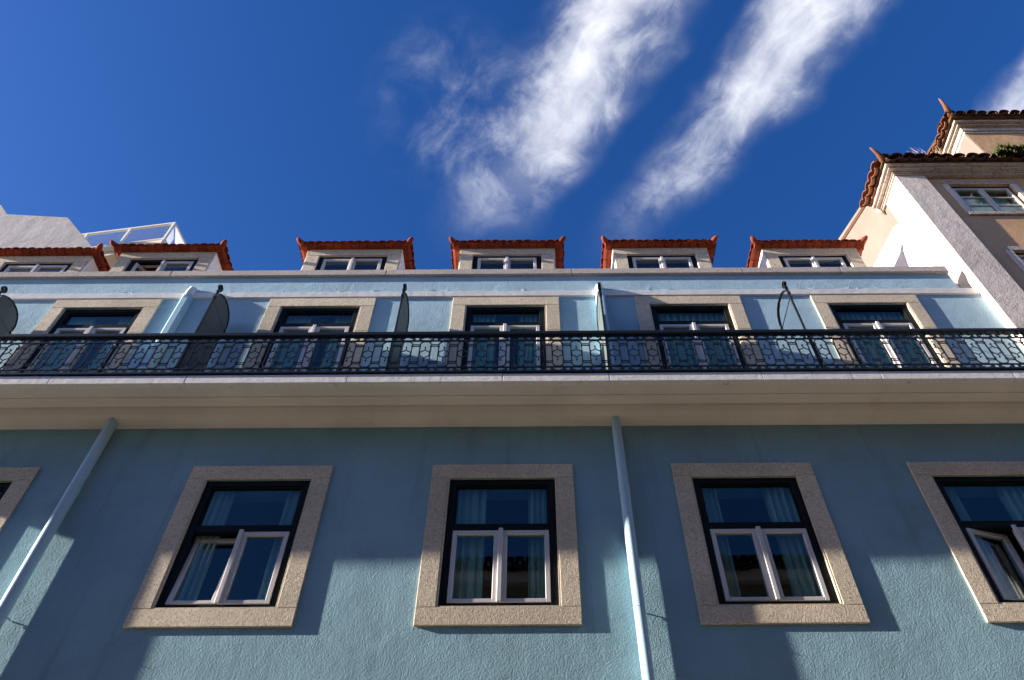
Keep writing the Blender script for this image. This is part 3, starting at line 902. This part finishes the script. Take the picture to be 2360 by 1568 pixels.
for (a, b, z0, z1) in pwins:
    c = (a + b) / 2; w = b - a - 0.14
    zz0, zz1 = z0 + 0.07, z1 - 0.07
    y0 = PW + 0.035
    ia, ib = c - w / 2, c + w / 2
    win = part('window', rect_ring(ia + 0.002, ib - 0.002, zz0 + 0.002, zz1 - 0.002, y0, y0 + 0.07, 0.035, 0.035, 0.05, 0.03), darkframe, PB, 0.003, origin=(c, y0, zz0))
    part('stone_lintel', MB().box(ia - 0.09, ib + 0.09, PW - 0.02, PW - 0.001, zz1 + 0.001, zz1 + 0.10), cornice_m, win, 0.004)
    part('stone_sill', MB().box(ia - 0.09, ib + 0.09, PW - 0.035, PW - 0.001, zz0 - 0.08, zz0 - 0.001), cornice_m, win, 0.004)
    for s in (-1, 1):
        x0, x1 = (ia - 0.09, ia - 0.001) if s < 0 else (ib + 0.001, ib + 0.09)
        part('stone_jamb', MB().box(x0, x1, PW - 0.02, PW - 0.001, zz0, zz1), oldwhite, win, 0.004)
        x0, x1 = (ia + 0.04, c - 0.003) if s < 0 else (c + 0.003, ib - 0.04)
        part('casement', rect_ring(x0, x1, zz0 + 0.034, zz1 - 0.054, y0 - 0.006, y0 + 0.045, 0.035, 0.035, 0.035, 0.035), casem, win, 0.003)
        part('pane', MB().box(x0 + 0.036, x1 - 0.036, y0 + 0.018, y0 + 0.023, zz0 + 0.07, zz1 - 0.09), glass, win)
        for q in (1, 2):
            zq = zz0 + 0.07 + (zz1 - zz0 - 0.16) * q / 3
            part('glazing_bar', MB().box(x0 + 0.036, x1 - 0.036, y0 + 0.004, y0 + 0.016, zq - 0.009, zq + 0.009), casem, win)
    part('net_curtain', MB().box(ia + 0.04, ib - 0.04, y0 + 0.16, y0 + 0.165, zz0 + 0.03, zz1 - 0.06), curt_m, win)
part('room_wall', MB().box(6.45, 13.9, 7.6, 7.7, 0.2, 13.0), inside, PB)
# attic storey above the eaves
AX, AY = 8.72, 6.6
AZ = 16.35
at_ = part('attic', MB().box(AX, 15.0, AY, 9.5, 13.7, AZ + 0.2), peach, PB, 0.01, origin=(11, 8, 13.7))
part('attic_side', MB().box(AX - 0.012, AX - 0.001, AY + 0.002, 9.48, 13.7, AZ), peach_darkened, at_)
for z0, z1, pjt in [(AZ - 0.02, AZ + 0.06, 0.02), (AZ + 0.06, AZ + 0.20, 0.04), (AZ + 0.20, AZ + 0.24, 0.10), (AZ + 0.24, AZ + 0.31, 0.16)]:
    part('cornice', MB().box(AX - pjt, 15.0, AY - pjt, 7.55, z0 + 0.0005, z1 - 0.0005), cornice_m, at_, 0.006)
AE = AZ + 0.37
part('eave_bed', MB().box(AX - 0.22, 15.0, AY - 0.22, 7.9, AZ + 0.311, AZ + 0.36), oldtile, at_)
eave_tiles(at_, (AX - 0.22, AY - 0.28, AE), (1, 0, 0), 18, 0.22, (0, 1), math.radians(18), 0.05, T_OLD, T_OLDP, 0.012)
eave_tiles(at_, (AX - 0.30, AY - 0.10, AE), (0, 1, 0), 7, 0.19, (1, 0), math.radians(18), 0.05, T_PALE, T_PALEP, 0.012)
horn('corner_horn', at_, [(AX - 0.12, AY - 0.14, AE + 0.04), (AX - 0.26, AY - 0.30, AE + 0.10), (AX - 0.30, AY - 0.36, AE + 0.20), (AX - 0.33, AY - 0.40, AE + 0.28), (AX - 0.38, AY - 0.44, AE + 0.36)], [0.07, 0.055, 0.036, 0.03, 0.006], paletile)
part('attic_roof', MB().prism([(AX - 0.2, AY - 0.2, AE), (15, AY - 0.2, AE), (15, 9.5, AE + 1.2), (AX - 0.2, 9.5, AE + 1.2)], (0, 0, 0.06)), oldtile, at_)

# plants growing on the eaves
def tuft(name, mt, label, cx, cy, cz, n, spread, h, lean, leafw, kindlab):
    rng = random.Random(hash(name) % 1000 + n)
    mb = MB()
    for q in range(n):
        bx, by = cx + rng.uniform(-spread, spread), cy + rng.uniform(-0.08, 0.08)
        hh = h * rng.uniform(0.4, 1.0)
        dx, dy = lean * hh + rng.uniform(-0.4, 0.4) * hh, rng.uniform(-0.35, 0.2) * hh
        wv = leafw * rng.uniform(0.6, 1.3)
        p0 = Vector((bx, by, cz)); p1 = p0 + Vector((dx * 0.45, dy * 0.45, hh * 0.6)); p2 = p0 + Vector((dx, dy, hh))
        a = rng.uniform(0, math.pi); sd = Vector((math.cos(a), math.sin(a), 0)) * wv
        mb.add([p0 - sd, p0 + sd, p1 + sd * 0.7, p1 - sd * 0.7, p2], [(0, 1, 2, 3), (3, 2, 4)])
    o_ = part(name, mb, mt, None, origin=(cx, cy, cz))
    return tag(o_, label, kindlab)


tuft('dry_grass', drygrass, 'pale dry grass tuft on the dark tiled eave of the peach house', 6.75, PY - 0.2, EZ_ + 0.10, 90, 0.16, 0.30, 0.3, 0.0025, 'grass')
tuft('dry_grass', drygrass, 'sparse dry grass on the eave nearest its upturned corner', 6.35, PY - 0.2, EZ_ + 0.10, 26, 0.12, 0.20, -0.2, 0.0025, 'grass')
tuft('green_weeds', moss, 'green weeds and moss hanging on the dark eave below the attic', 7.95, PY - 0.33, EZ_ + 0.0, 380, 0.42, 0.16, 0.0, 0.014, 'plant')

# ================================================================== LEFT BACKGROUND
k_ = 9.5 / 9.0
def up(x, z): return (x * k_, 1.6 + (z - 1.6) * k_)
pl = [(-15.0, 19.5), (-12.49, 18.04), (-12.14, 17.62), (-10.65, 17.45), (-8.6, 15.10), (-7.4, 13.7), (-7.4, 0.5), (-15.0, 0.5)]
pl = [up(*p) if p[1] > 1 else (p[0] * k_, 0.1) for p in pl]
G = part('white_gable_house', MB().prism([(p[0], 9.5, p[1]) for p in pl], (0, 0.55, 0)), greywhite, None, 0.01, origin=(-11, 9.8, 0.1))
tag(G, 'plain white gable wall rising behind the leftmost dormers', 'building')
# cream house with a glazed roof terrace, turned a little towards the street
TH = empty('cream_house', (-10.5, 12.0, 0.1))
tag(TH, 'cream house behind the left dormers, flat roofed under a terrace', 'building')
ca_ = Vector((-9.29, 10.35, 0)); ux = Vector((2.52, -0.33, 0)).normalized(); uy = Vector((0.33, 2.52, 0)).normalized()
def tp(a, b, z): p = ca_ - ux * a + uy * b; return (p.x, p.y, z)
def tbox(a0, a1, b0, b1, z0, z1, mb=None):
    mb = mb or MB()
    return mb.prism([tp(a0, b0, z0), tp(a1, b0, z0), tp(a1, b1, z0), tp(a0, b1, z0)], (0, 0, z1 - z0))
part('terrace_slab', tbox(-0.02, 4.2, -0.03, 3.5, 18.46, 18.62), creamwall, TH, 0.01)
part('slab_moulding', tbox(0.06, 4.2, 0.05, 3.4, 18.30, 18.459), creamwall, TH, 0.01)
part('wall', tbox(0.5, 4.2, 0.75, 3.3, 0.1, 18.299), creamwall, TH)
part('window', tbox(1.2, 2.5, 0.70, 0.749, 16.4, 17.75), darkframe, TH)
part('lintel_band', tbox(0.3, 4.2, 0.55, 0.749, 17.9, 18.25), creamwall, TH, 0.01)
GB = empty('glass_balustrade', tuple(ca_ + Vector((0, 0, 18.62))))
tag(GB, 'cream framed glass balustrade round the roof terrace at upper left', 'balustrade')
zb_, zt_ = 18.63, 19.50
part('top_rail', tbox(-0.03, 3.6, -0.03, 0.03, zt_ - 0.06, zt_), whitemetal, GB, 0.006)
part('top_rail', tbox(-0.03, 0.03, 0.031, 0.9, zt_ - 0.06, zt_), whitemetal, GB, 0.006)
part('lower_rail', tbox(0.04, 3.6, -0.02, 0.02, zb_ + 0.06, zb_ + 0.10), whitemetal, GB, 0.004)
part('lower_rail', tbox(-0.02, 0.02, 0.04, 0.9, zb_ + 0.06, zb_ + 0.10), whitemetal, GB, 0.004)
for a in (0.0, 1.2, 2.4, 3.6):
    part('post', tbox(a - 0.032, a + 0.032, -0.032, 0.030, zb_, zt_ - 0.061), whitemetal, GB, 0.005)
part('post', tbox(-0.032, 0.032, 0.87, 0.93, zb_, zt_ - 0.061), whitemetal, GB, 0.005)
for a in (0.0, 1.2, 2.4):
    part('pane', tbox(a + 0.035, a + 1.165, -0.004, 0.004, zb_ + 0.105, zt_ - 0.062), milky, GB)
part('pane', tbox(-0.004, 0.004, 0.035, 0.868, zb_ + 0.105, zt_ - 0.062), milky, GB)

# ================================================================== ACROSS THE STREET (behind the camera, one house seen in the panes, the rest cut sky light)
OB = empty('opposite_house', (4, -5, 0.1))
tag(OB, 'ochre house across the street, its tiled eave mirrored in the lower panes', 'building')
ohs = [(-1.6 + q * 2.6, -0.5 + q * 2.6, z, z + 1.7) for q in range(5) for z in (4.4, 8.2)]
part('front_wall', wall_holes(-3.0, 12.0, 0.1, 11.55, -2.85, 0.35, ohs), ochre, OB, origin=(4, -2.9, 0.1))
part('house_body', MB().box(-3.0, 12.0, -9.0, -3.4, 0.1, 11.5), ochre, OB)
for a, b, z0, z1 in ohs:
    part('window', MB().box(a, b, -2.80, -2.74, z0, z1), darkframe, OB)
part('cornice', MB().box(-3.1, 12.1, -2.499, -2.32, 11.35, 11.6), cream, OB)
part('roof', MB().prism([(-3.2, -2.2, 11.66), (-3.2, -5.8, 13.2), (-3.2, -9.4, 11.66), (-3.2, -9.4, 11.6), (-3.2, -2.2, 11.6)], (15.4, 0, 0)), oldtile, OB)
eave_tiles(OB, (-3.1, -2.10, 11.72), (1, 0, 0), 70, 0.218, (0, -1), math.radians(20), 0.05, T_OLD, T_OLDP, 0.008)
for hx0, hx1, hh, lab in ((12.4, 26.0, 10.6, 'unseen ochre house across the street, added to block low sky light'), (26.3, 48.0, 12.2, 'farthest unseen ochre house on the right, added to block low sky light')):  # unseen houses added to keep low sky light off the facade
    hb_ = part('sky_blocking_house', MB().box(hx0, hx1, -9.0, -2.5, 0.1, hh).prism([(hx0 - 0.2, -2.3, hh + 0.001), (hx0 - 0.2, -5.7, hh + 1.5), (hx0 - 0.2, -9.2, hh + 0.001)], (hx1 - hx0 + 0.3, 0, 0)), ochre, None)
    tag(hb_, lab, 'building')
LB = part('low_house', MB().box(-48, -3.2, -9.0, -2.5, 0.1, 8.9).prism([(-48.2, -2.3, 8.901), (-48.2, -5.7, 10.2), (-48.2, -9.2, 8.901)], (45.0, 0, 0)), ochre, None)  # lengthened and raised to cut sky and ground fill on the facade
tag(LB, 'low ochre house across the street left of the taller one, stretched to cut fill light', 'building')
